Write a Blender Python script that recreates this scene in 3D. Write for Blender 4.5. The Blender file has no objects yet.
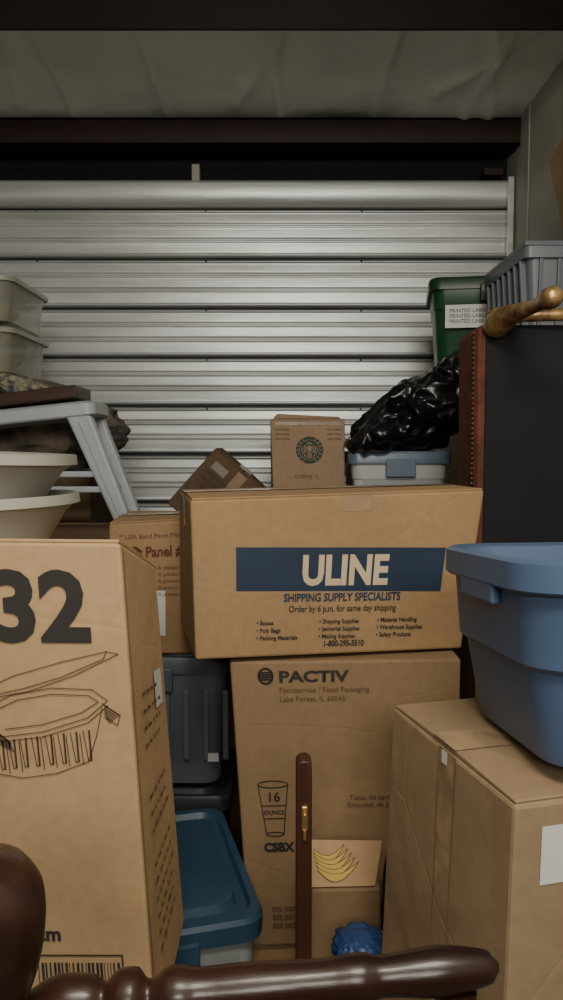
import bpy, bmesh, math, random
from mathutils import Vector, Matrix, noise, Euler
random.seed(7)
S=bpy.context.scene
COL=S.collection
# ------------------------------------------------------------------ materials
MATS={}
def mat(name,col,rough=.6,metal=0.,var=.12,nscale=6.,bump=.0,bscale=40.,stretch=(1,1,1),spec=.5,trans=0.,alpha=1.,dark=None,coat=0.,dent=0.,dscale=7,crease=0.,scuff=0.):
    if name in MATS: return MATS[name]
    m=bpy.data.materials.new(name); m.use_nodes=True
    nt=m.node_tree; N=nt.nodes; L=nt.links
    b=N['Principled BSDF']
    b.inputs['Roughness'].default_value=rough; b.inputs['Metallic'].default_value=metal
    b.inputs['Specular IOR Level'].default_value=spec
    b.inputs['Coat Weight'].default_value=coat
    b.inputs['Transmission Weight'].default_value=trans
    b.inputs['Alpha'].default_value=alpha
    tc=N.new('ShaderNodeTexCoord'); mp=N.new('ShaderNodeMapping'); mp.inputs['Scale'].default_value=stretch
    L.new(tc.outputs['Object'],mp.inputs['Vector'])
    n=N.new('ShaderNodeTexNoise'); n.inputs['Scale'].default_value=nscale; n.inputs['Detail'].default_value=6
    L.new(mp.outputs[0],n.inputs['Vector'])
    r=N.new('ShaderNodeValToRGB')
    c0=dark or tuple(c*(1-var*1.6) for c in col); c1=tuple(min(1,c*(1+var)) for c in col)
    r.color_ramp.elements[0].position=.3; r.color_ramp.elements[1].position=.7
    r.color_ramp.elements[0].color=(*c0,1); r.color_ramp.elements[1].color=(*c1,1)
    L.new(n.outputs[0],r.inputs[0]); colout=r.outputs[0]
    if scuff>0:
        ns=N.new('ShaderNodeTexNoise'); ns.inputs['Scale'].default_value=60; ns.inputs['Detail'].default_value=6; L.new(tc.outputs['Object'],ns.inputs['Vector'])
        ms=N.new('ShaderNodeMapRange'); ms.inputs[1].default_value=.35; ms.inputs[2].default_value=.65; ms.inputs[3].default_value=1-scuff; ms.inputs[4].default_value=1+scuff*.5
        L.new(ns.outputs[0],ms.inputs[0])
        vm=N.new('ShaderNodeVectorMath'); vm.operation='SCALE'; L.new(colout,vm.inputs[0]); L.new(ms.outputs[0],vm.inputs['Scale']); colout=vm.outputs[0]
    L.new(colout,b.inputs['Base Color'])
    last=None
    def addbump(h,strength,dist):
        nonlocal last
        bp=N.new('ShaderNodeBump'); bp.inputs['Strength'].default_value=strength; bp.inputs['Distance'].default_value=dist
        L.new(h,bp.inputs['Height'])
        if last: L.new(last.outputs[0],bp.inputs['Normal'])
        last=bp
    if dent>0:
        n3=N.new('ShaderNodeTexNoise'); n3.inputs['Scale'].default_value=dscale; n3.inputs['Detail'].default_value=1.5
        n3.inputs['Distortion'].default_value=.4
        L.new(tc.outputs['Object'],n3.inputs['Vector']); addbump(n3.outputs[0],dent,.02)
    if crease>0:
        nd=N.new('ShaderNodeTexNoise'); nd.inputs['Scale'].default_value=1.5; L.new(tc.outputs['Object'],nd.inputs['Vector'])
        mx=N.new('ShaderNodeMixRGB'); mx.inputs[0].default_value=.12; L.new(tc.outputs['Object'],mx.inputs[1]); L.new(nd.outputs[1],mx.inputs[2])
        vo=N.new('ShaderNodeTexVoronoi'); vo.feature='DISTANCE_TO_EDGE'; vo.inputs['Scale'].default_value=3.1; L.new(mx.outputs[0],vo.inputs['Vector'])
        mr=N.new('ShaderNodeMapRange'); mr.inputs[1].default_value=0; mr.inputs[2].default_value=.012; L.new(vo.outputs['Distance'],mr.inputs[0])
        addbump(mr.outputs[0],crease,.0015)
    if bump>0:
        n2=N.new('ShaderNodeTexNoise'); n2.inputs['Scale'].default_value=bscale; n2.inputs['Detail'].default_value=4
        L.new(mp.outputs[0],n2.inputs['Vector']); addbump(n2.outputs[0],bump,.01)
    if last: L.new(last.outputs[0],b.inputs['Normal'])
    MATS[name]=m; return m
def kraft(name,col,rough=.7,dent=.22,crease=.22,var=.06): return mat(name,col,rough,var=var,nscale=4,bump=.03,bscale=45,spec=.3,dent=dent,crease=crease,scuff=.07)
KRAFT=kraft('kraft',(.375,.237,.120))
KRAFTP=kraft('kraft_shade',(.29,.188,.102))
KRAFT2=kraft('kraft_light',(.49,.322,.172),.66)
KRAFTG=kraft('kraft_grey',(.335,.232,.138),.6,dent=.35)
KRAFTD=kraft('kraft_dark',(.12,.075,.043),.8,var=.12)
KC=kraft('kraft_coffee',(.35,.235,.15))
TAPE=mat('packing_tape',(.40,.28,.165),.18,var=.06,nscale=12,bump=.15,bscale=20,spec=.8,dent=.5,dscale=14)
TAPED=mat('brown_tape',(.25,.155,.08),.3,var=.06,bump=.1,spec=.5)
INK=mat('ink_black',(.03,.025,.022),.7,var=.05)
INKB=mat('ink_brown',(.10,.06,.033),.7,var=.05)
INKR=mat('ink_red',(.14,.04,.025),.7,var=.05)
NAVY=mat('ink_navy',(.016,.033,.072),.6,var=.12,nscale=14)
CREAM=mat('print_cream',(.66,.50,.33),.7,var=.04)
YEL=mat('print_yellow',(.62,.44,.10),.6,var=.05)
PAPER=mat('label_paper',(.70,.70,.68),.6,var=.03)
# ------------------------------------------------------------------ basic builders
def finish(name,bm,material,parent=None,smooth=False,bevel=0,sub=0):
    me=bpy.data.meshes.new(name); bm.normal_update(); bm.to_mesh(me); bm.free()
    o=bpy.data.objects.new(name,me); COL.objects.link(o)
    if material: me.materials.append(material)
    if smooth:
        for p in me.polygons: p.use_smooth=True
    if bevel:
        md=o.modifiers.new('bevel','BEVEL'); md.width=bevel; md.segments=2; md.limit_method='ANGLE'
    if sub:
        md=o.modifiers.new('sub','SUBSURF'); md.levels=sub; md.render_levels=sub
    if parent: o.parent=parent
    return o
def group(name):
    e=bpy.data.objects.new(name,None); e.empty_display_size=.05; COL.objects.link(e); return e
def hexa_bm(bm,c):
    v=[bm.verts.new(p) for p in c]
    for f in ((3,2,1,0),(4,5,6,7),(0,1,5,4),(1,2,6,5),(2,3,7,6),(3,0,4,7)):
        bm.faces.new([v[i] for i in f])
def hexa(name,c,m,parent=None,bevel=.003):
    bm=bmesh.new(); hexa_bm(bm,c); return finish(name,bm,m,parent,bevel=bevel)
def block(name,x0,x1,y0,y1,z0,z1,m,parent=None,bevel=.003):
    return hexa(name,[(x0,y0,z0),(x1,y0,z0),(x1,y1,z0),(x0,y1,z0),(x0,y0,z1),(x1,y0,z1),(x1,y1,z1),(x0,y1,z1)],m,parent,bevel)
def obox_pts(x,y,w,d,z0,z1,rot):
    a=math.radians(rot); ex=Vector((math.cos(a),math.sin(a),0)); ey=Vector((-math.sin(a),math.cos(a),0)); o=Vector((x,y,0))
    b=[o,o+ex*w,o+ex*w+ey*d,o+ey*d]
    return [Vector((p.x,p.y,z0)) for p in b]+[Vector((p.x,p.y,z1)) for p in b]
FACES=dict(front=(0,1,5,4),left=(3,0,4,7),right=(1,2,6,5),top=(4,5,6,7),back=(2,3,7,6))
class Face:
    def __init__(s,c,f):
        s.p=[Vector(c[i]) for i in FACES[f]]
        s.W=((s.p[1]-s.p[0]).length+(s.p[2]-s.p[3]).length)/2
        s.H=((s.p[3]-s.p[0]).length+(s.p[2]-s.p[1]).length)/2
        s.n=(s.p[1]-s.p[0]).cross(s.p[3]-s.p[0]).normalized()
    def __call__(s,u,v,off=.0015):   # u from left, v from top
        w=1-v; a=s.p[0].lerp(s.p[1],u); b=s.p[3].lerp(s.p[2],u)
        return a.lerp(b,w)+s.n*off
def quad(F,u0,v0,u1,v1,m,parent,name='print',shear=0,off=.0012,n=4):
    bm=bmesh.new(); g=[]
    for j in range(2):
        g.append([bm.verts.new(F(u0+(u1-u0)*i/n,(v0,v1)[j]+shear*(u0+(u1-u0)*i/n-u0),off)) for i in range(n+1)])
    for i in range(n): bm.faces.new((g[1][i],g[1][i+1],g[0][i+1],g[0][i]))
    return finish(name,bm,m,parent)
def text(F,s,u,v,size,m,parent,bold=0.,sx=1.,shear=0,off=.002,align='LEFT',name='lettering',rot90=False):
    cu=bpy.data.curves.new('t','FONT'); cu.body=s; cu.size=size; cu.offset=bold; cu.resolution_u=3; cu.align_x=align
    o=bpy.data.objects.new('t',cu); COL.objects.link(o)
    dg=bpy.context.evaluated_depsgraph_get(); me=bpy.data.meshes.new_from_object(o.evaluated_get(dg))
    bpy.data.objects.remove(o); bpy.data.curves.remove(cu)
    for vt in me.vertices:
        x,y=vt.co.x*sx,vt.co.y
        if rot90: x,y=-y,x
        uu=u+x/F.W; vt.co=F(uu,v-y/F.H+shear*(uu-u),off)
    me.name=name; me.materials.clear(); me.materials.append(m)
    ob=bpy.data.objects.new(name,me); COL.objects.link(ob); ob.parent=parent; return ob
def lines(F,polys,w,m,parent,name='drawing',off=.0018):
    bm=bmesh.new()
    for pl in polys:
        for a,b in zip(pl[:-1],pl[1:]):
            A=Vector(((a[0])*F.W,a[1]*F.H)); B=Vector((b[0]*F.W,b[1]*F.H)); d=B-A
            if d.length<1e-6: continue
            d.normalize(); q=Vector((-d.y,d.x))*w/2; A=A-d*w*.3; B=B+d*w*.3
            vs=[bm.verts.new(F(p.x/F.W,p.y/F.H,off)) for p in (A+q,B+q,B-q,A-q)]
            bm.faces.new(vs)
    return finish(name,bm,m,parent)
def ell(cu,cv,ru,rv,a0=0,a1=360,n=24):
    return [(cu+ru*math.cos(math.radians(a0+(a1-a0)*i/n)),cv+rv*math.sin(math.radians(a0+(a1-a0)*i/n))) for i in range(n+1)]
def carton(name,c,m,seam='x',tape=TAPE,jit=.003,flaps=True):
    c=[Vector(p) for p in c]
    for i in range(4,8):
        c[i]=c[i]+Vector((random.uniform(-jit,jit),random.uniform(-jit,jit),0))
    g=group(name); t=.004
    hexa('body',c,m,g,bevel=.005)
    T=Face(c,'top')
    if flaps:
        lift=.004
        def slab(u0,v0,u1,v1,nm):
            q=[(u0,v1),(u1,v1),(u1,v0),(u0,v0)]
            lo=[T(a,b,.0) for a,b in q]; hi=[]
            for (a,b) in q:
                near=(abs(b-.5)<.1) if seam=='x' else (abs(a-.5)<.1)
                hi.append(T(a,b,t+(lift if near else 0)))
            hexa(nm,lo+hi,m,g,bevel=.0015)
        if seam=='x':
            slab(0.005,0.01,.995,.494,'flap_rear'); slab(0.005,.506,.995,.99,'flap_front')
            quad(T,0,.5-.03/T.H,1,.5+.03/T.H,tape,g,'tape',off=t+lift+.001)
        else:
            slab(.01,0.005,.494,.995,'flap_1'); slab(.506,0.005,.99,.995,'flap_2')
            quad(T,.5-.025/T.W,0,.5+.025/T.W,1,tape,g,'tape',off=t+lift+.001)
    return g,c
def rring(rx,ry,cr,n=6):
    pts=[]; cr=min(cr,rx,ry)
    for k,(sx,sy) in enumerate(((1,1),(-1,1),(-1,-1),(1,-1))):
        for i in range(n+1):
            a=math.radians(90*k+90*i/n)
            pts.append((sx*(rx-cr)+cr*math.cos(a),sy*(ry-cr)+cr*math.sin(a)))
    return pts
def loft(name,rings,m,parent=None,loc=(0,0,0),rot=0,tilt=(0,0),capA=True,capB=True,smooth=True,n=6,autos=35):
    bm=bmesh.new(); R=[]
    M=Matrix.Translation(loc)@Matrix.Rotation(math.radians(rot),4,'Z')@Matrix.Rotation(math.radians(tilt[0]),4,'X')@Matrix.Rotation(math.radians(tilt[1]),4,'Y')
    for z,rx,ry,cr in rings:
        R.append([bm.verts.new(M@Vector((x,y,z))) for x,y in rring(rx,ry,cr,n)])
    k=len(R[0])
    for a,b in zip(R[:-1],R[1:]):
        for i in range(k):
            try: bm.faces.new((a[i],a[(i+1)%k],b[(i+1)%k],b[i]))
            except ValueError: pass
    if capA: bm.faces.new(R[0][::-1])
    if capB: bm.faces.new(R[-1])
    bmesh.ops.remove_doubles(bm,verts=bm.verts,dist=1e-6)
    bmesh.ops.recalc_face_normals(bm,faces=bm.faces)
    o=finish(name,bm,m,parent,smooth=smooth)
    if smooth: o.data.set_sharp_from_angle(angle=math.radians(autos))
    return o
def lathe(name,prof,m,p0,p1,parent=None,n=36):
    p0=Vector(p0); p1=Vector(p1); ax=(p1-p0); L_=ax.length; q=ax.to_track_quat('Z','Y').to_matrix()
    bm=bmesh.new(); R=[]
    for t,r in prof:
        R.append([bm.verts.new(p0+q@Vector((r*math.cos(2*math.pi*i/n),r*math.sin(2*math.pi*i/n),t*L_))) for i in range(n)])
    for a,b in zip(R[:-1],R[1:]):
        for i in range(n): bm.faces.new((a[i],a[(i+1)%n],b[(i+1)%n],b[i]))
    bm.faces.new(R[0][::-1]); bm.faces.new(R[-1])
    bmesh.ops.recalc_face_normals(bm,faces=bm.faces)
    o=finish(name,bm,m,parent,smooth=True); o.data.set_sharp_from_angle(angle=math.radians(50)); return o
def smoothprof(p,k=5):
    out=[]
    for i in range(len(p)-1):
        p0=p[max(0,i-1)];p1=p[i];p2=p[i+1];p3=p[min(len(p)-1,i+2)]
        for j in range(k):
            t=j/k
            r=.5*((2*p1[1])+(-p0[1]+p2[1])*t+(2*p0[1]-5*p1[1]+4*p2[1]-p3[1])*t*t+(-p0[1]+3*p1[1]-3*p2[1]+p3[1])*t**3)
            out.append((p1[0]+(p2[0]-p1[0])*t,max(.001,r)))
    return out+[p[-1]]

# ------------------------------------------------------------------ room
H=2.80; XR=1.04; XL=-1.75; YD=3.5; YB=-1.6
CONC=mat('concrete',(.22,.21,.2),.85,var=.2,bump=.2)
WALL=mat('wall_panel',(.40,.39,.345),.55,var=.06,bump=.05,metal=0)
INSUL=mat('insulation_vinyl',(.90,.90,.85),.38,var=.05,nscale=2.,bump=.25,bscale=5,spec=.6,dent=.8,dscale=3.5)
DARK=mat('recess_shade',(.008,.008,.009),.9)  # near-black colour paints in the shade of the gap above the door
RED=mat('red_primer_steel',(.030,.012,.010),.5,var=.2,spec=.4)
block('floor',XL-.1,XR+.1,YB,YD+.4,-.1,0,CONC,bevel=0)
block('wall_left',XL-.1,XL,YB,YD+.4,0,H,WALL,bevel=0)
g=group('wall_right')
block('panel',XR,XR+.1,YB,YD+.4,0,H+.05,WALL,g,bevel=0)
for i in range(12):
    y=YB+.25+i*.42
    block('rib_%d'%i,XR-.006,XR,y,y+.03,0,H,WALL,g,bevel=.003)
block('wall_back',XL,XR,YD+.3,YD+.4,0,H,DARK,bevel=0)
bm=bmesh.new(); nx,ny=180,110; G=[]
seams=[-1.26,-.88,-.5,-.02,.40,.80]
for j in range(ny+1):
    row=[]
    for i in range(nx+1):
        x=XL+(XR-XL)*i/nx; y=YB+(YD+.38-YB)*j/ny
        z=H+.02*noise.noise(Vector((x*2.2,y*1.1,0)))+.012*noise.noise(Vector((x*5,y*2.4,4)))
        for s_ in seams:
            d=abs(x-s_-.03*noise.noise(Vector((y*1.6,s_,1)))); z-=.016*math.exp(-(d/.02)**2)*(.8+.6*noise.noise(Vector((y*2,s_*3,7))))
        for (ax,ay,bx,by) in ((.62,3.2,.95,2.6),(.9,3.4,.7,2.5),(-.2,3.3,.05,2.6),(-1.1,3.3,-.95,2.7)):
            A=Vector((ax,ay)); B=Vector((bx,by)); P_=Vector((x,y)); t=max(0,min(1,(P_-A).dot(B-A)/(B-A).length_squared)); d=(P_-A-(B-A)*t).length
            z-=.016*math.exp(-(d/.025)**2)
        row.append(bm.verts.new((x,y,z)))
    G.append(row)
for j in range(ny):
    for i in range(nx): bm.faces.new((G[j][i],G[j+1][i],G[j+1][i+1],G[j][i+1]))
finish('ceiling',bm,INSUL,smooth=True)
def purlin(name,y,z0,z1,w):
    g=group(name)
    block('web',XL,XR,y,y+.012,z0,z1,RED,g,.001)
    block('flange_low',XL,XR,y,y+w,z0,z0+.01,RED,g,.001)
    block('lip',XL,XR,y+w-.01,y+w,z0,z0+.025,RED,g,.001)
    block('flange_top',XL,XR,y,y+w,z1-.01,z1,RED,g,.001)
purlin('trim_1',2.26,2.675,2.80,.24)
purlin('trim_2',3.40,2.675,2.79,.09)
purlin('trim_3',.9,2.675,2.80,.2)
GALV=mat('galvanised_steel',(.70,.72,.72),.42,metal=.6,var=.12,nscale=3,bump=.06,bscale=10,stretch=(.6,1,7),spec=.5)
GROOVE=mat('dark_steel',(.09,.09,.095),.5,metal=.5,var=.2,nscale=5)  # darker steel inside the deep door grooves and on the rivets
g=group('door_1')
prof=[]; per=.2205; top=2.552
prof+=[(top,0.0),(top,-.02),(top-.012,-.024),(top-.05,-.02),(top-.105,-.014)]
z=top-.11
def dp(h):
    def gv(c,w,a): return a*math.exp(-((h-c)/w)**2)
    return gv(.04,.03,.034)+gv(.105,.02,-.008)+gv(.975,.02,-.004)+gv(.36,.018,.009)+gv(.405,.018,-.004)+gv(.66,.018,.009)+gv(.70,.018,-.004)-.004*math.sin(math.pi*min(1,max(0,(h-.1)/.9)))
k=0; NP=60; gidx=set()
while z>0.02:
    h=(k%NP)/NP; prof.append((z,dp(h)-.008))
    if .005<h<.065: gidx.add(len(prof)-1)
    z-=per/NP; k+=1
prof.append((0.0,0))
bm=bmesh.new(); cols=[]
nxs=40
for i in range(nxs+1):
    x=XL+.02+(XR-.03-XL)*i/nxs
    cols.append([bm.verts.new((x,YD+d+.004*noise.noise(Vector((x*1.5,zz*3,2)))+.0015*noise.noise(Vector((x*5,zz*9,2))),zz)) for zz,d in prof])
for i in range(nxs):
    for j in range(len(prof)-1):
        f=bm.faces.new((cols[i][j],cols[i][j+1],cols[i+1][j+1],cols[i+1][j])); f.material_index=1 if j in gidx else 0
o=finish('curtain',bm,GALV,g,smooth=True); o.data.materials.append(GROOVE)
block('jamb_right',XR-.035,XR-.008,YD-.05,YD-.028,0,2.56,GALV,g)
block('drum',XL,XR,YD+.1,YD+.2,2.58,2.68,DARK,g)
lathe('axle',[(0,.03),(1,.03)],DARK,(XL,YD+.12,2.66),(XR,YD+.12,2.66),g)
block('hanger',-.40,-.365,YD-.03,YD+.02,2.545,2.62,WALL,g)
block('stop_bracket',.90,.985,YD-.04,YD+.02,2.57,2.60,RED,g)
bm=bmesh.new()
for zi in range(9):
    for xi in (-1.1,-.34,.36):
        bmesh.ops.create_icosphere(bm,subdivisions=1,radius=.006,matrix=Matrix.Translation((xi,YD-.012,2.42-.2205*zi)))
finish('rivets',bm,GROOVE,g,smooth=True)

def stack(x0,x1,y0,y1,zs,m=KRAFT):
    for a,b in zip(zs[:-1],zs[1:]):
        carton('stacked_carton',obox_pts(x0,y0,x1-x0,y1-y0,a+.001,b-.010,0),m)
# ---- liner carton ("32")
stack(-.68,-.17,.9,1.16,[0,.30,.60])
c=[(-.68,.9,.60),(-.155,.9,.60),(-.155,1.165,.60),(-.68,1.165,.60),(-.71,.9,1.245),(-.192,.9,1.240),(-.195,1.165,1.170),(-.71,1.165,1.172)]
g,c=carton('liner_carton',c,KRAFT2,jit=0)
F=Face(c,'front')
def u32(px,py): return ((px+.70)/.52,(1.243-py)/.643)
a=u32(-.345,1.124)
text(F,'32',a[0]+.004,a[1]-.002,.117,INK,g,bold=.0042,sx=1.03)
def bk(p): return (.68+.27*p[0],.215+.235*p[1])
lid=[(-.1,.28),(.2,.16),(.6,.05),(1.0,-.04),(.97,.02),(.6,.17),(.25,.27),(-.1,.34)]
lid2=[(-.1,.36),(.3,.29),(.7,.16),(1.1,-.02),(1.0,-.04)]
rimo=[(-.05,.42),(.15,.32),(.5,.26),(.85,.27),(.98,.36),(.8,.5),(.4,.62),(.05,.66),(-.1,.6)]
rimi=[(.02,.44),(.2,.36),(.5,.31),(.82,.32),(.9,.37),(.75,.46),(.4,.56),(.08,.6)]
rimd=[(.98,.40),(.8,.54),(.4,.66),(.05,.70),(-.1,.64)]
body=[(.93,.42),(.86,.66),(.78,.86),(.5,.96),(.2,1.0),(-.05,.96)]
slots=[[(x,.70-.12*x),(x+.03,.93-.1*x),(x+.06,.925-.1*x),(x+.055,.695-.12*x)] for x in (.0,.10,.20,.30,.42,.53,.64,.75)]
ribs=[[(x,.72-.12*x),(x+.015,.97-.12*x)] for x in (.08,.19,.38,.49,.60,.72)]
hand=[(.93,.38),(1.08,.48),(1.05,.56),(.95,.5)]
hand2=[(-.05,.58),(.1,.7),(.14,.78),(-.02,.7)]
lines(F,[[bk(p) for p in pl] for pl in [lid,lid2,rimo,rimi,rimd,body,hand,hand2]+slots+ribs],.0012,INKB,g)
hs=[[bk((.95,.40+i*.02)),bk((1.07-.02*i,.48+i*.015))] for i in range(5)]+[[bk((-.02,.6+i*.02)),bk((.12,.71+i*.012))] for i in range(5)]
hs+=[[bk((s_[2][0]-.008,s_[2][1])),bk((s_[3][0]-.006,s_[3][1]))] for s_ in slots]
lines(F,hs,.0018,INKB,g,'drawing_shading')
text(F,'30 cm',.676,.770,.025,INK,g,bold=.0008)
x=.735
random.seed(3)
bm=bmesh.new()
while x<.925:
    w=random.choice((.002,.004,.006)); 
    vs=[bm.verts.new(F(a_,b_,.0016)) for a_,b_ in ((x,.815),(x,.875),(x+w,.875),(x+w,.815))]; bm.faces.new(vs); x+=w+random.choice((.003,.005,.006))
finish('barcode',bm,INK,g)
lines(F,[[(.70,.800),(.935,.800)],[(.70,.800),(.70,.9)],[(.935,.800),(.935,.9)]],.002,INK,g)
R=Face(c,'right')
random.seed(5)
bm=bmesh.new()
for r in range(16):
    v0=.30+r*.037
    if r in (4,5,9): continue
    x=.25
    while x<.72:
        w=random.uniform(.03,.08)
        vs=[bm.verts.new(R(a_,b_,.0016)) for a_,b_ in ((x,v0),(x,v0+.008),(x+w,v0+.008),(x+w,v0))]; bm.faces.new(vs); x+=w+.05
finish('fine_print',bm,INKB,g)
quad(R,.62,.27,.85,.36,PAPER,g,'label')
lines(R,[[(.02,0.0),(.02,1)]],.004,TAPED,g,'edge_seam')
# ---- large printed carton (shipping)
c=obox_pts(-.177,1.47,.613,.35,.932,1.252,11)
c[5]+=Vector((0,0,.014)); c[6]+=Vector((0,0,.008)); c[1]+=Vector((-.045,-.007,0)); c[0]+=Vector((.008,.0,.006))
g,c=carton('shipping_supply_carton',c,KRAFT,jit=0)
F=Face(c,'front')
quad(F,.145,.30,.885,.575,NAVY,g,'blue_band',shear=.07,n=8)
text(F,'ULINE',.525,.555,.083,CREAM,g,bold=.0032,sx=.80,shear=.05,align='CENTER')
text(F,'SHIPPING SUPPLY SPECIALISTS',.522,.662,.0232,NAVY,g,bold=.0007,sx=.80,shear=.04,align='CENTER')
text(F,'Order by 6 p.m. for same day shipping',.525,.728,.0185,INK,g,bold=.0003,sx=.80,shear=.04,align='CENTER')
for r,(a_,b_,d_) in enumerate((('• Boxes','• Shipping Supplies','• Material Handling'),('• Poly Bags','• Janitorial Supplies','• Warehouse Supplies'),('• Packing Materials','• Mailing Supplies','• Safety Products'))):
    for x_,s_ in ((.215,a_),(.44,b_),(.655,d_)):
        text(F,s_,x_,.795+r*.047+.02*(x_-.2),.0125,INK,g,bold=.0003,sx=.92,shear=.04)
text(F,'1-800-295-5510',.535,.948,.0165,INK,g,bold=.0006,sx=.84,shear=.03,align='CENTER')
quad(F,.50,.0,.60,.10,TAPE,g,'tape_end')
L_=Face(c,'left'); quad(L_,.45,0,.6,.2,TAPE,g,'tape_side')
# ---- foodservice carton below
stack(-.08,.36,1.52,1.9,[0,.33])
c=[(-.066,1.50,.33),(.36,1.52,.33),(.36,1.90,.33),(-.08,1.88,.33),(-.104,1.50,.926),(.365,1.52,.926),(.365,1.90,.926),(-.12,1.88,.926)]
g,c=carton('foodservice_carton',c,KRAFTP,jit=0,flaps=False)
F=Face(c,'front')
text(F,'PACTIV',.205,.07,.031,INK,g,bold=.0011,sx=1.3)
lines(F,[ell(.15,.05,.03,.026)]+[[(.122,.05-.012+i*.008),(.178,.05-.012+i*.008)] for i in range(4)],.004,INK,g,'logo')
text(F,'Foodservice / Food Packaging',.205,.107,.0155,INKB,g,sx=.95)
text(F,'Lake Forest, IL 60045',.205,.138,.0155,INKB,g,sx=.95)
cup=[[(.088,.425),(.115,.60)],[(.222,.425),(.195,.60)],[(.100,.50),(.21,.50)],[(.107,.545),(.203,.545)],ell(.155,.425,.067,.012),ell(.155,.60,.04,.007)]
lines(F,cup,.0022,INK,g,'cup_drawing')
text(F,'16',.155,.485,.028,INK,g,bold=.0005,align='CENTER'); text(F,'OUNCE',.155,.53,.012,INK,g,bold=.0003,align='CENTER')
text(F,'CSBX',.10,.66,.025,INK,g,bold=.0013,sx=1.0)
text(F,'Tazas de carton',.50,.485,.0155,INKB,g); text(F,'Etiquetel de papel',.49,.51,.0155,INKB,g)
for i in range(3): text(F,'SSS 00%d 25 CT'%i,.12,.875+.03*i,.0155,INKB,g,bold=.0003)
# ---- front right carton
stack(.26,.66,.88,1.12,[0,.24,.47])
c=obox_pts(.253,.80,.46,.33,.47,.965,15)
c[3]+=Vector((-.02,0,0)); c[0]+=Vector((-.012,0,0))
g,c=carton('taped_carton',c,KRAFTG,seam='x',jit=0)
F=Face(c,'front'); quad(F,.075,.055,.32,.19,PAPER,g,'label')
L_=Face(c,'left'); quad(L_,.47,.0,.60,1,TAPE,g,'tape_1')
lines(L_,[[(.47,0),(.475,1)],[(.60,0),(.595,1)]],.0018,TAPED,g,'tape_edges')
quad(L_,.50,.0,.545,.035,PAPER,g,'tape_flag',off=.003)
# ---- blue tub
BLUE=mat('blue_plastic',(.075,.12,.215),.40,var=.10,nscale=3,spec=.5,bump=.03)
g=group('storage_tub')
TL=(.490,.966,.984)
loft('body',[(.012,.185,.125,.05),(.229,.220,.150,.06),(.234,.224,.154,.065),(.238,.240,.170,.075),(.234,.246,.176,.078),(.204,.247,.177,.078),(.200,.242,.172,.078),(.203,.236,.166,.07),(.196,.234,.164,.07),(.118,.229,.159,.065),(.110,.220,.151,.062),(.02,.206,.138,.055),(.004,.200,.134,.05),(0,.19,.126,.045)],BLUE,g,loc=TL,rot=6,tilt=(-3.6,0),n=10)
M=Matrix.Translation(TL)@Matrix.Rotation(math.radians(6),4,'Z')@Matrix.Rotation(math.radians(-3.6),4,'X')
for sx in (-1,1):
    hexa('handle_%d'%(sx+1),[M@Vector(p) for p in ((sx*.240-.006,-.055,.178),(sx*.240+.006,-.055,.178),(sx*.240+.006,.055,.178),(sx*.240-.006,.055,.178),(sx*.240-.006,-.055,.206),(sx*.240+.006,-.055,.206),(sx*.240+.006,.055,.206),(sx*.240-.006,.055,.206))],BLUE,g,.004)
# ---- turned chair in front
WOOD=mat('dark_turned_wood',(.030,.0115,.0065),.30,var=.3,nscale=5,stretch=(1,8,8),spec=.45,bump=.03)
g=group('wooden_chair')
railp=[(0,.012),(.06,.013),(.07,.016),(.10,.0175),(.115,.0105),(.13,.0105),(.16,.016),(.20,.0185),(.25,.016),(.27,.0115),(.285,.016),(.30,.0185),(.33,.018),(.345,.0115),(.36,.0115),(.38,.0165),(.41,.0175),(.44,.015),(.55,.0155),(.68,.0135),(.74,.0155),(.78,.0125),(.88,.0155),(.94,.0135),(.985,.010),(1,.004)]
lathe('crest_rail',smoothprof(railp,3),WOOD,(-.215,.480,.977),(.147,.495,1.000),g)
postp=[(0,.014),(.05,.018),(.40,.018),(.42,.022),(.44,.022),(.46,.015),(.60,.018),(.80,.017),(.84,.015),(.865,.020),(.875,.014),(.885,.016),(.905,.026),(.93,.036),(.955,.041),(.978,.040),(.993,.030),(1,.012)]
lathe('post_left',smoothprof(postp),WOOD,(-.190,.47,0),(-.190,.455,1.099),g)
lathe('post_right',[(0,.014),(.05,.018),(.44,.019),(.46,.024),(.48,.018),(.9,.016),(1,.014)],WOOD,(.118,.47,0),(.118,.492,.985),g)
for i in range(4):
    lathe('spindle_%d'%i,[(0,.007),(.4,.011),(.6,.011),(1,.006)],WOOD,(-.12+i*.06,.46,.46),(-.12+i*.06,.486,.975),g)
loft('seat',[(0,.17,.185,.05),(.008,.185,.20,.06),(.03,.185,.20,.06),(.036,.175,.19,.05)],WOOD,g,loc=(-.037,.29,.43))
for i,x in enumerate((-.19,.118)):
    lathe('front_leg_%d'%i,[(0,.012),(.1,.016),(.2,.02),(.25,.014),(.3,.021),(.7,.017),(1,.02)],WOOD,(x,.13,0),(x+(.02 if i==0 else -.02),.14,.435),g)
    lathe('side_stretcher_%d'%i,[(0,.008),(.5,.013),(1,.008)],WOOD,(x,.13,.2),(x,.47,.2),g)
lathe('front_stretcher',[(0,.008),(.5,.016),(1,.008)],WOOD,(-.19,.13,.27),(.118,.13,.27),g)
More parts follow.
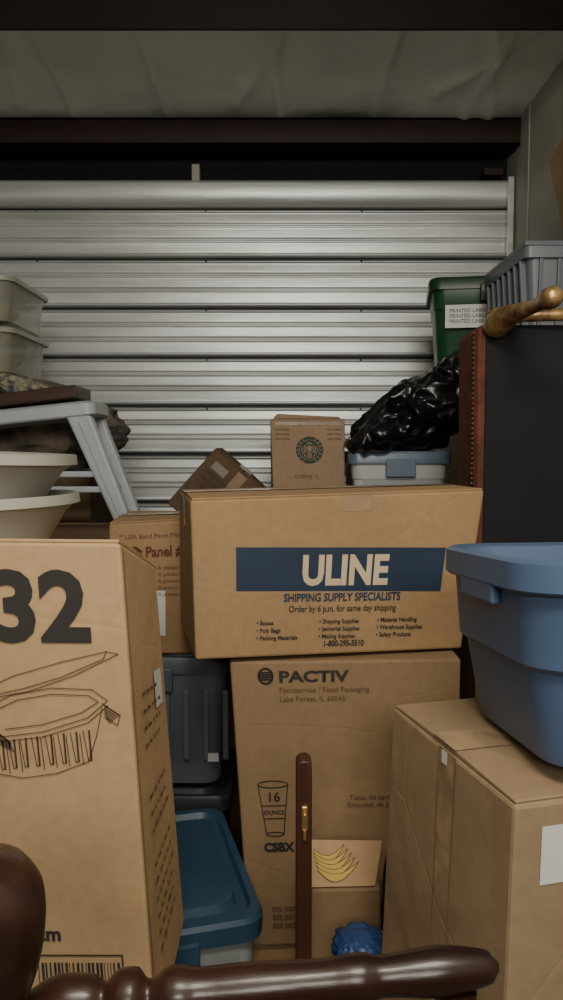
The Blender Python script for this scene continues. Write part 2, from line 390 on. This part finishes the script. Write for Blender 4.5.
# ---- bed rail post with brass latch
REDW=mat('red_brown_wood',(.065,.022,.012),.42,var=.25,nscale=5,stretch=(8,1,1),spec=.5)
BRASS=mat('brass',(.65,.45,.18),.35,metal=.9,var=.1)
g=group('wooden_bed_rail_post')
bm=bmesh.new()
X0,X1=.0215,.0455; ys,ye=1.10,1.135; zt=.890; xc=(X0+X1)/2
pf=[(X0,0),(X1,0)]+[(xc+.012*math.cos(math.radians(a)),zt-.012+.012*math.sin(math.radians(a))) for a in range(0,181,20)]
A=[bm.verts.new((x,ys,z)) for x,z in pf]; B=[bm.verts.new((x,ye,z)) for x,z in pf]
bm.faces.new(A); bm.faces.new(B[::-1])
for i in range(len(A)): bm.faces.new((A[i],B[i],B[(i+1)%len(A)],A[(i+1)%len(A)]))
bmesh.ops.recalc_face_normals(bm,faces=bm.faces)
finish('post',bm,REDW,g,bevel=.003)
block('latch_plate',.0295,.0395,1.095,1.101,.785,.822,BRASS,g,.002)
lathe('latch_knob',[(0,.003),(.5,.003),(.6,.005),(1,.0045)],BRASS,(.0345,1.097,.808),(.0345,1.086,.808),g,12)
lathe('latch_pin',[(0,.0025),(1,.0025)],BRASS,(.0345,1.094,.785),(.0345,1.094,.772),g,8)
# ---- fruit carton with banana print
stack(.055,.28,1.30,1.48,[0,.33])
c=obox_pts(.052,1.30,.125,.17,.33,.572,2)
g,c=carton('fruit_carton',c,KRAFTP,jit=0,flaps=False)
fl=[Vector(c[4])+Vector((0,.0,.004)),Vector(c[5])+Vector((-.01,0,.004)),Vector(c[5])+Vector((.012,.075,.048)),Vector(c[4])+Vector((.0,.075,.052))]
cc=[p+Vector((0,.004,-.003)) for p in fl]+fl
hexa('flap',cc,KRAFT2,g,.001)
FF=Face(cc,'top')
for i in range(5):
    xa,xb=.05+.015*i,.48+.055*i; ya=.22+.10*i; tip=ya-.20; n_=12
    up=[];lo=[]
    for k in range(n_+1):
        t=k/n_; x=xa+(xb-xa)*t; base=ya+(tip-ya)*t; sag=.26*math.sin(math.pi*t*.9); th=.16*math.sin(math.pi*min(1,t*.96+.04))**.6
        up.append((x,max(.03,base+sag*.9))); lo.append((x,min(.97,base+sag*.9+th)))
    bm=bmesh.new(); U=[bm.verts.new(FF(p[0],p[1],.0010+i*.0003)) for p in up]; Lw=[bm.verts.new(FF(p[0],p[1],.0010+i*.0003)) for p in lo]
    for k in range(n_): bm.faces.new((U[k],Lw[k],Lw[k+1],U[k+1]))
    finish('banana_print_%d'%i,bm,YEL,g)
    lines(FF,[up,lo],.0011,INKB,g,off=.0012+i*.0003)
def blob(name,center,rad,m,amp=.12,fr=3.,rot=(0,0,0),seed=0,sub=5,ridge=.7,fine=.3,flat=None,parent=None,world=False):
    bm=bmesh.new(); bmesh.ops.create_icosphere(bm,subdivisions=sub,radius=1)
    E=Euler([math.radians(a) for a in rot]).to_matrix(); rm=min(rad)
    for v in bm.verts:
        p=v.co.copy()
        if world:
            q=Vector((p.x*rad[0],p.y*rad[1],p.z*rad[2]))*fr+Vector((seed*3.1,seed,seed*.7))
            w=Vector((noise.noise(q*.6),noise.noise(q*.6+Vector((5,5,5))),noise.noise(q*.6+Vector((9,1,2)))))*.9
            d=noise.noise(q*.7+w)*amp + (.45-abs(noise.noise(q+w)))*amp*ridge*2 + (.3-abs(noise.noise(q*2.3+w*2)))*amp*fine*2
            nrm=Vector((p.x/rad[0],p.y/rad[1],p.z/rad[2])).normalized()
            p=Vector((p.x*rad[0],p.y*rad[1],p.z*rad[2]))+nrm*d
        else:
            q=p*fr+Vector((seed*3.1,seed,seed*.7)); 
            w=Vector((noise.noise(q*.5),noise.noise(q*.5+Vector((5,5,5))),noise.noise(q*.5+Vector((9,1,2)))))*1.2
            d=noise.noise(q+w)*amp
            d+=(1-2*abs(noise.noise(q*1.3+w)))*amp*ridge+(1-2*abs(noise.noise(q*3+w*2)))*amp*fine
            p=p*(1+d); p=Vector((p.x*rad[0],p.y*rad[1],p.z*rad[2]))
        p=E@p
        v.co=p+Vector(center)
        if flat is not None and v.co.z<flat: v.co.z=flat+(v.co.z-flat)*.05
    return finish(name,bm,m,parent,smooth=True)
BAGB=mat('blue_bag',(.025,.065,.20),.4,var=.15)
DGREY=mat('dark_grey_fabric',(.05,.05,.055),.8,var=.2,bump=.3)
stack(.09,.20,1.13,1.27,[0,.27,.523])
blob('plastic_bag',(.130,1.2,.535),(.042,.045,.022),BAGB,.12,2.6,seed=2,sub=5,flat=.524,ridge=1,fine=.6)
blob('grey_bag',(.232,1.37,.485),(.040,.055,.17),DGREY,.14,1.8,seed=4,sub=4,flat=.331)
# ---- blue lidded tote
LIDB=mat('blue_lid',(.028,.072,.128),.4,var=.06,spec=.5)
TOTEW=mat('tote_translucent_grey',(.38,.41,.41),.45,var=.05)
def tote(name,loc,rx,ry,h,mb,ml,rot=0,cr=.04):
    g=group(name)
    loft('body',[(0,rx*.86,ry*.86,cr),(.01,rx*.88,ry*.88,cr),(h*.6,rx*.93,ry*.93,cr),(h*.62,rx*.95,ry*.95,cr),(h-.03,rx*.97,ry*.97,cr)],mb,g,loc=loc,rot=rot)
    loft('lid',[(h-.045,rx*1.0,ry*1.0,cr),(h-.045,rx*1.03,ry*1.03,cr),(h-.012,rx*1.035,ry*1.035,cr),(h-.004,rx*1.01,ry*1.01,cr),(h-.004,rx*.93,ry*.93,cr),(h-.016,rx*.90,ry*.90,cr),(h-.016,rx*.80,ry*.80,cr),(h-.002,rx*.77,ry*.77,cr),(h,rx*.74,ry*.74,cr)],ml,g,loc=loc,rot=rot)
    for s in (-1,1):
        a=math.radians(rot); ex=Vector((math.cos(a),math.sin(a),0)); ey=Vector((-math.sin(a),math.cos(a),0)); o=Vector(loc)
        b=[o+ey*(s*ry*1.0)+ex*dx+ey*dy for dx,dy in ((-.05,-.012),(.05,-.012),(.05,.012),(-.05,.012))]
        hexa('latch_%d'%(s+1),[p+Vector((0,0,h-.09)) for p in b]+[p+Vector((0,0,h-.03)) for p in b],ml,g,.004)
    return g
tote('lidded_tote',(-.248,1.475,.25),.165,.215,.272,TOTEW,LIDB,rot=15)
stack(-.44,-.10,1.28,1.68,[0,.245])
stack(-1.02,-.54,1.22,1.65,[0,.27,.54])
# ---- slate totes + panel carton
SLATE=mat('slate_plastic',(.145,.17,.195),.42,var=.06)
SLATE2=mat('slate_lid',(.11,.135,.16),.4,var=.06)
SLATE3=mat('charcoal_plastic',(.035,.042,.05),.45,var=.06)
g=tote('storage_tote',(-.325,2.05,.49),.19,.158,.34,SLATE,SLATE2)
FL=Face([(-.50,1.905,.50),(-.15,1.905,.50),(-.15,2.2,.50),(-.5,2.2,.50),(-.50,1.905,.78),(-.15,1.905,.78),(-.15,2.2,.78),(-.5,2.2,.78)],'front')
quad(FL,.89,.72,.97,.80,PAPER,g,'label',off=.012)
for i in range(4): block('ridge_%d'%i,-.30+.05*i,-.285+.05*i,1.893,1.905,.56,.74,SLATE,g,.003)
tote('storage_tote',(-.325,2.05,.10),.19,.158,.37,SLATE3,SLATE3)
stack(-.5,-.15,1.9,2.2,[0,.1])
c=obox_pts(-.436,1.895,.31,.28,.835,1.172,0); c[4]+=Vector((0,0,-.008)); c[5]+=Vector((0,0,.01))
g,c=carton('panel_carton',c,KRAFT,jit=.004)
F=Face(c,'front')
text(F,'Dim Panel #',.09,.26,.037,INKR,g,bold=.0012,sx=.86)
text(F,'"" USA Bend Panel Mount',.08,.12,.0165,INKR,g)
for i in range(5): text(F,'Item 22 A pieces LED',.24,.36+.05*i,.0145,INKR,g)
quad(F,.37,.52,.46,.86,PAPER,g,'label')
carton('stacked_carton',obox_pts(-1.02,1.20,.66,.45,.55,1.135,0),KRAFT)
# ---- basins
CRM=mat('cream_plastic',(.43,.42,.36),.4,var=.06)
def bowl(name,x,y,z,r,h,t=-1.5):
    return loft(name,[(.008,r*.6,r*.5,r),(h-.006,r*.93,r*.83,r),(h,r*.98,r*.88,r),(h,r*1.0,r*.9,r),(h-.018,r*1.01,r*.91,r),(h-.018,r*.97,r*.87,r),(h*.7,r*.88,r*.78,r),(h*.3,r*.75,r*.65,r),(0,r*.62,r*.52,r),(0,r*.3,r*.25,r)],CRM,None,loc=(x,y,z),n=12,tilt=(0,t))
bowl('plastic_basin',-.595,1.41,1.150,.215,.115)
bowl('plastic_basin',-.605,1.41,1.236,.215,.112,2.0)
# ---- step stool
stack(-1.12,-.40,2.215,2.43,[0,.38,.76,1.125],KRAFTD)
WPL=mat('white_grey_plastic',(.40,.43,.47),.4,var=.05)
g=group('step_stool')
loft('seat',[(0,.255,.095,.03),(.005,.262,.10,.03),(.036,.262,.10,.03),(.044,.25,.09,.03)],WPL,g,loc=(-.80,2.315,1.425),tilt=(0,-6))
def leg(nm,xt,xb,y,zt=1.452,zb=1.125,w=.062):
    hexa(nm,[(xb,y,zb),(xb+w*.8,y,zb),(xb+w*.8,y+.04,zb),(xb,y+.04,zb),(xt,y,zt),(xt+w*1.2,y,zt),(xt+w*1.2,y+.04,zt),(xt,y+.04,zt)],WPL,g,.008)
    cx=lambda t:(xt+w*.6)*(1-t)+(xb+w*.4)*t
    hexa(nm+'_rib',[(cx(1)-.004,y-.006,zb),(cx(1)+.004,y-.006,zb),(cx(1)+.004,y,zb),(cx(1)-.004,y,zb),(cx(.05)-.004,y-.006,zt-.02),(cx(.05)+.004,y-.006,zt-.02),(cx(.05)+.004,y,zt-.02),(cx(.05)-.004,y,zt-.02)],WPL,g,.002)
leg('leg_1',-.630,-.485,2.22); leg('leg_2',-.630,-.485,2.37)
leg('leg_3',-1.03,-1.08,2.22,1.40); leg('leg_4',-1.03,-1.08,2.37,1.40)
for i,(z,w) in enumerate(((1.27,.50),(1.225,.54))):
    block('rung_%d'%i,-.80-w/2,-.80+w/2,2.23,2.25,z,z+.018,WPL,g,.004)
    block('side_rung_%d'%i,-.54+.02*i,-.52+.02*i,2.25,2.38,z,z+.018,WPL,g,.004)
BRN=mat('dark_board_wood',(.045,.016,.012),.45,var=.25,nscale=6,stretch=(1,8,8),bump=.05)
pc=[(-1.06,2.23,1.450),(-.60,2.23,1.502),(-.60,2.41,1.502),(-1.06,2.41,1.450)]
hexa('wooden_board',[Vector(p) for p in pc]+[Vector(p)+Vector((0,0,.038)) for p in pc],BRN,None,.004)
# ---- clothes pile on carton
stack(-1.35,-.62,2.46,2.98,[0,.42,.84,1.28],KRAFTD)
CL=mat('mixed_fabric',(.24,.20,.14),.9,var=.3,nscale=12,dark=(.02,.022,.03),bump=.4,bscale=60)
g=group('clothes_pile')
blob('heap',(-.99,2.68,1.41),(.40,.21,.17),CL,.12,2.4,seed=5,sub=6,flat=1.285,parent=g)
CL2=mat('plaid_fabric',(.30,.25,.15),.85,var=.3,nscale=40,dark=(.02,.04,.08),bump=.4,bscale=60)
blob('folded_shirt',(-.82,2.56,1.53),(.13,.10,.045),CL2,.16,2.4,seed=11,sub=5,rot=(0,24,0),parent=g)
# clear bins
def clearmat():
    m=bpy.data.materials.new('cloudy_clear_plastic'); m.use_nodes=True; nt=m.node_tree; N=nt.nodes; L=nt.links
    b=N['Principled BSDF']; b.inputs['Base Color'].default_value=(.42,.42,.33,1); b.inputs['Roughness'].default_value=.22
    tc=N.new('ShaderNodeTexCoord'); n=N.new('ShaderNodeTexNoise'); n.inputs['Scale'].default_value=6; L.new(tc.outputs['Object'],n.inputs['Vector'])
    mr=N.new('ShaderNodeMapRange'); mr.inputs[3].default_value=.42; mr.inputs[4].default_value=.68; L.new(n.outputs[0],mr.inputs[0]); L.new(mr.outputs[0],b.inputs['Alpha'])
    return m
CLR=clearmat()
RIM=mat('cloudy_rim_plastic',(.36,.36,.29),.3,var=.08)
for i,z in enumerate((1.600,1.765)):
    g=group('clear_storage_bin')
    loft('bin',[(0,.29,.18,.05),(.005,.30,.19,.05),(.118,.312,.198,.05),(.13,.318,.20,.05)],CLR,g,loc=(-1.19,2.68,z),n=8,capB=False)
    loft('lid',[(.130,.328,.207,.05),(.144,.330,.209,.05),(.147,.315,.19,.05),(.152,.31,.185,.05)],RIM,g,loc=(-1.19,2.68,z),n=8)
    blob('contents',(-1.19,2.68,z+.055),(.24,.12,.045),mat('mixed_contents',(.30,.27,.16),.8,var=.3,nscale=16,dark=(.04,.035,.025)),.15,2.4,seed=20+i,sub=4,parent=g)
# ---- tipped dark carton
stack(-.45,-.07,2.46,2.85,[0,.35,.70,1.015])
M=Matrix.Translation((-.375,2.48,1.178))@Matrix.Rotation(math.radians(42),4,'Y')
c=[M@p for p in obox_pts(0,0,.24,.22,0,.24,0)]
g,_=carton('tipped_carton',c,KRAFTD,seam='y',tape=TAPED)
F=Face(c,'front'); quad(F,.45,.03,.60,.97,TAPED,g,'tape_side'); quad(F,.12,.12,.35,.24,mat('worn_label',(.25,.21,.17),.7),g,'label')
for k in range(3): text(F,'THIS SIDE UP',.08,.34+.1*k,.022,INK,g)
# ---- coffee carton
stack(-.055,.60,2.55,3.0,[0,.37,.74,1.10])
c=obox_pts(-.039,2.6,.256,.3,1.10,1.452,0); c[0]+=Vector((.015,0,0))
g,c=carton('coffee_carton',c,KC,jit=.003)
F=Face(c,'front')
def disc(F,cu,cv,r,m,g,nm,off,r0=0):
    bm=bmesh.new(); n_=32
    o_=[bm.verts.new(F(cu+r/F.W*math.cos(2*math.pi*i/n_),cv+r/F.H*math.sin(2*math.pi*i/n_),off)) for i in range(n_)]
    bm.faces.new(o_[::-1]); return finish(nm,bm,m,g)
lcv=.29; lw=.0032
LG=mat('logo_dark_green',(.010,.028,.018),.6)
disc(F,.52,lcv,.046,LG,g,'logo_ring',.0014)
lines(F,[ell(.52,lcv,.0345/F.W,.0345/F.H,0,360,36)],.0016,KC,g,off=.002)
disc(F,.52,lcv-.018,.0085,KC,g,'logo_face',.002)
def lg(x,y): return (.52+x/F.W,lcv+y/F.H)
st=[[lg(-.009,-.019),lg(-.004,-.026),lg(0,-.021),lg(.004,-.026),lg(.009,-.019)]]
for s in (-1,1):
    st+=[[lg(s*.010,-.012),lg(s*.013,-.002),lg(s*.011,.009)],[lg(s*.015,-.016),lg(s*.019,-.004),lg(s*.017,.008)],[lg(s*.024,-.012),lg(s*.027,0),lg(s*.022,.012),lg(s*.013,.020)],[lg(s*.020,.014),lg(s*.012,.026)],[lg(s*.005,.008),lg(s*.006,.028)]]
    for k in range(7):
        a=math.radians(-60+20*k) if s>0 else math.radians(120+20*k)
        st.append([lg(.0375*math.cos(a),.0375*math.sin(a)),lg(.0425*math.cos(a),.0425*math.sin(a))])
st+=[[lg(0,.004),lg(0,.028)],[lg(-.006,.002),lg(.006,.002)]]
lines(F,st,lw,KC,g,'logo_lines',off=.0021)
for x_ in (.06,.76): 
    for i in range(3): text(F,'xxx xxxx',x_,.10+.045*i,.013,INKB,g)
text(F,'COFFEE 12',.3,.565,.018,INKB,g,align='LEFT'); quad(F,.06,.02,.94,.05,TAPED,g,'tape_edge')
cf=[(-.03,2.61,1.457),(.205,2.61,1.457),(.205,2.70,1.457),(-.03,2.70,1.457),(-.015,2.62,1.474),(.195,2.62,1.464),(.195,2.69,1.464),(-.015,2.69,1.478)]
hexa('raised_flap',[Vector(p) for p in cf],KC,g,.004)
# ---- white container with blue-grey lid
LIDG=mat('pale_blue_lid',(.12,.17,.24),.35,var=.04)
WT=mat('cloudy_white_plastic',(.50,.52,.52),.35,var=.06)
tote('lidded_container',(.395,2.72,1.10),.165,.2,.25,WT,LIDG,cr=.03)
# ---- garbage bag
BAG=mat('black_bag',(.006,.006,.007),.25,var=.2,spec=.5,bump=.5,bscale=14,dent=.7,dscale=11)
g=group('garbage_bag')
blob('bag_body',(.485,2.60,1.485),(.225,.17,.105),BAG,.045,9,rot=(0,-26,0),seed=9,sub=6,ridge=.55,fine=.30,parent=g,world=True)
blob('bag_fold',(.340,2.55,1.400),(.115,.11,.045),BAG,.035,12,rot=(0,-20,10),seed=14,sub=5,ridge=.6,fine=.4,parent=g,world=True)
blob('bag_neck',(.60,2.55,1.60),(.07,.07,.05),BAG,.035,14,rot=(0,-40,0),seed=15,sub=5,ridge=.6,fine=.4,parent=g,world=True)
# ---- right back supports
stack(.67,1.0,2.62,3.02,[0,.4,.8,1.2,1.66])
stack(.655,1.0,2.06,2.54,[0,.4,.8,1.2,1.65])
GRN=mat('green_plastic',(.005,.062,.024),.4,var=.1); GRNL=mat('green_lid',(.004,.040,.016),.4,var=.1)
g=tote('green_tote',(.755,2.80,1.662),.215,.17,.285,GRN,GRNL,rot=-9)
FL=Face(obox_pts(.545,2.668,.34,.3,1.70,1.90,-9),'front')
quad(FL,.06,.27,.72,.66,PAPER,g,'label',off=.02)
for i in range(3): text(FL,'PRINTED LABEL xx',.10,.40+.09*i,.018,INK,g,off=.022)
# ---- grey attached-lid crate
GRY=mat('grey_plastic',(.12,.135,.155),.42,var=.05)
g=group('attached_lid_crate')
loft('body',[(0,.15,.185,.02),(.215,.165,.2,.02),(.215,.178,.213,.02),(.245,.178,.213,.02),(.245,.165,.2,.02)],GRY,g,loc=(.835,2.305,1.655),n=3)
for i in range(7):
    y=2.13+i*.055
    hexa('rib_%d'%i,[(.668,y,1.68),(.69,y,1.68),(.69,y+.012,1.68),(.668,y+.012,1.68),(.655,y,1.87),(.68,y,1.87),(.68,y+.012,1.87),(.655,y+.012,1.87)],GRY,g,.002)
for i in range(6):
    x=.70+i*.05
    hexa('front_rib_%d'%i,[(x,2.108,1.68),(x+.01,2.108,1.68),(x+.01,2.13,1.68),(x,2.13,1.68),(x,2.096,1.87),(x+.01,2.096,1.87),(x+.01,2.12,1.87),(x,2.12,1.87)],GRY,g,.002)
block('lid_half_1',.66,.83,2.10,2.51,1.902,1.918,GRY,g,.004); block('lid_half_2',.84,1.01,2.10,2.51,1.902,1.918,GRY,g,.004)
for i in range(6):
    block('lid_rib_%d'%i,.67,1.0,2.13+i*.065,2.145+i*.065,1.916,1.926,GRY,g,.003)
c=[(.89,2.16,1.93),(1.0,2.16,1.93),(1.0,2.4,1.93),(.89,2.4,1.93),(.79,2.16,2.235),(1.0,2.16,2.31),(1.0,2.4,2.31),(.82,2.4,2.235)]
carton('leaning_carton',c,KRAFT2,flaps=False)
# ---- upholstered bench lying on its side
stack(.46,1.0,1.77,2.02,[0,.34,.68,1.01],KRAFTD)
BLK=mat('black_dust_cover',(.006,.007,.009),.85,var=.2)
VEL=mat('rust_velvet',(.13,.038,.020),.85,var=.25,nscale=20,bump=.3,bscale=80)
GOLD=mat('gold_leaf_wood',(.40,.25,.10),.33,metal=.5,var=.3,nscale=30,dark=(.045,.022,.012),bump=.2)
g=group('upholstered_bench')
hexa('cushion',[(.462,1.80,1.012),(.93,1.80,1.012),(.93,1.995,1.012),(.462,1.995,1.012),(.456,1.80,1.645),(.93,1.80,1.645),(.93,1.995,1.645),(.456,1.995,1.645)],VEL,g,.02)
block('dust_cover',.478,.925,1.793,1.80,1.016,1.64,BLK,g,.002)
bm=bmesh.new()
for i in range(52):
    z=1.02+i*.0119
    bmesh.ops.create_icosphere(bm,subdivisions=2,radius=.0042,matrix=Matrix.Translation((.456,1.822,z)))
finish('nailheads',bm,mat('antique_brass_nails',(.14,.08,.04),.4,metal=.7),g,smooth=True)
def tube(name,pts,m,parent,n=14):
    bm=bmesh.new(); R=[]
    for i,(p,r) in enumerate(pts):
        a=Vector(pts[max(0,i-1)][0]); b=Vector(pts[min(len(pts)-1,i+1)][0]); q=(b-a).to_track_quat('Z','Y').to_matrix()
        R.append([bm.verts.new(Vector(p)+q@Vector((r*math.cos(2*math.pi*k/n),r*math.sin(2*math.pi*k/n),0))) for k in range(n)])
    for a,b in zip(R[:-1],R[1:]):
        for k in range(n): bm.faces.new((a[k],a[(k+1)%n],b[(k+1)%n],b[k]))
    bm.faces.new(R[0][::-1]); bm.faces.new(R[-1]); bmesh.ops.recalc_face_normals(bm,faces=bm.faces)
    return finish(name,bm,m,parent,smooth=True,sub=1)
def cab(nm,x,z,sx):
    P=[((x,1.80,z),.028),((x+.0,1.765,z+.002),.034),((x+.008*sx,1.73,z+.012),.027),((x+.016*sx,1.69,z+.014),.022),((x+.022*sx,1.64,z+.012),.017),((x+.026*sx,1.58,z+.010),.0145),((x+.028*sx,1.54,z+.010),.015),((x+.028*sx,1.52,z+.010),.020),((x+.028*sx,1.50,z+.010),.0235),((x+.028*sx,1.48,z+.010),.021),((x+.028*sx,1.47,z+.010),.012)]
    tube(nm,P,GOLD,g)
    for k in range(3):
        tube(nm+'_scroll_%d'%k,[((x-.02+.012*k,1.775-.02*k,z+.024),.007),((x-.005+.012*k,1.76-.02*k,z+.036),.009),((x+.012+.012*k,1.745-.02*k,z+.030),.007),((x+.012+.012*k,1.735-.02*k,z+.016),.005)],GOLD,g,8)
cab('leg_1',.495,1.635,1); cab('leg_2',.895,1.635,-1); cab('leg_3',.50,1.05,1); cab('leg_4',.895,1.05,-1)
tube('carved_apron',[((.50,1.79,1.65),.012),((.56,1.77,1.662),.017),((.63,1.76,1.655),.013),((.70,1.76,1.668),.020),((.77,1.76,1.655),.013),((.84,1.77,1.662),.017),((.89,1.79,1.65),.012)],GOLD,g)

# ------------------------------------------------------------------ lights
def area(name,loc,rot,sx,sy,e,col):
    l=bpy.data.lights.new(name,'AREA'); l.shape='RECTANGLE'; l.size=sx; l.size_y=sy; l.energy=e; l.color=col
    o=bpy.data.objects.new(name,l); COL.objects.link(o); o.location=loc; o.rotation_euler=[math.radians(a) for a in rot]; return o
area('ceiling_light',(.15,-.15,2.5),(55,0,0),.7,.2,24,(1,.94,.80))
area('hallway_light',(.1,-1.3,1.95),(112,0,0),.7,.5,30,(1,.96,.86))
w=bpy.data.worlds.new('w'); S.world=w; w.use_nodes=True
w.node_tree.nodes['Background'].inputs[0].default_value=(1,.96,.88,1); w.node_tree.nodes['Background'].inputs[1].default_value=.01
# ------------------------------------------------------------------ camera
cam=bpy.data.cameras.new('camera'); co=bpy.data.objects.new('camera',cam); COL.objects.link(co); S.camera=co
cam.sensor_fit='VERTICAL'; cam.sensor_height=36; cam.lens=36*760/1000
co.location=(0,0,1.35); co.rotation_euler=(math.radians(90)-math.atan(50/760),0,0); cam.clip_start=.02
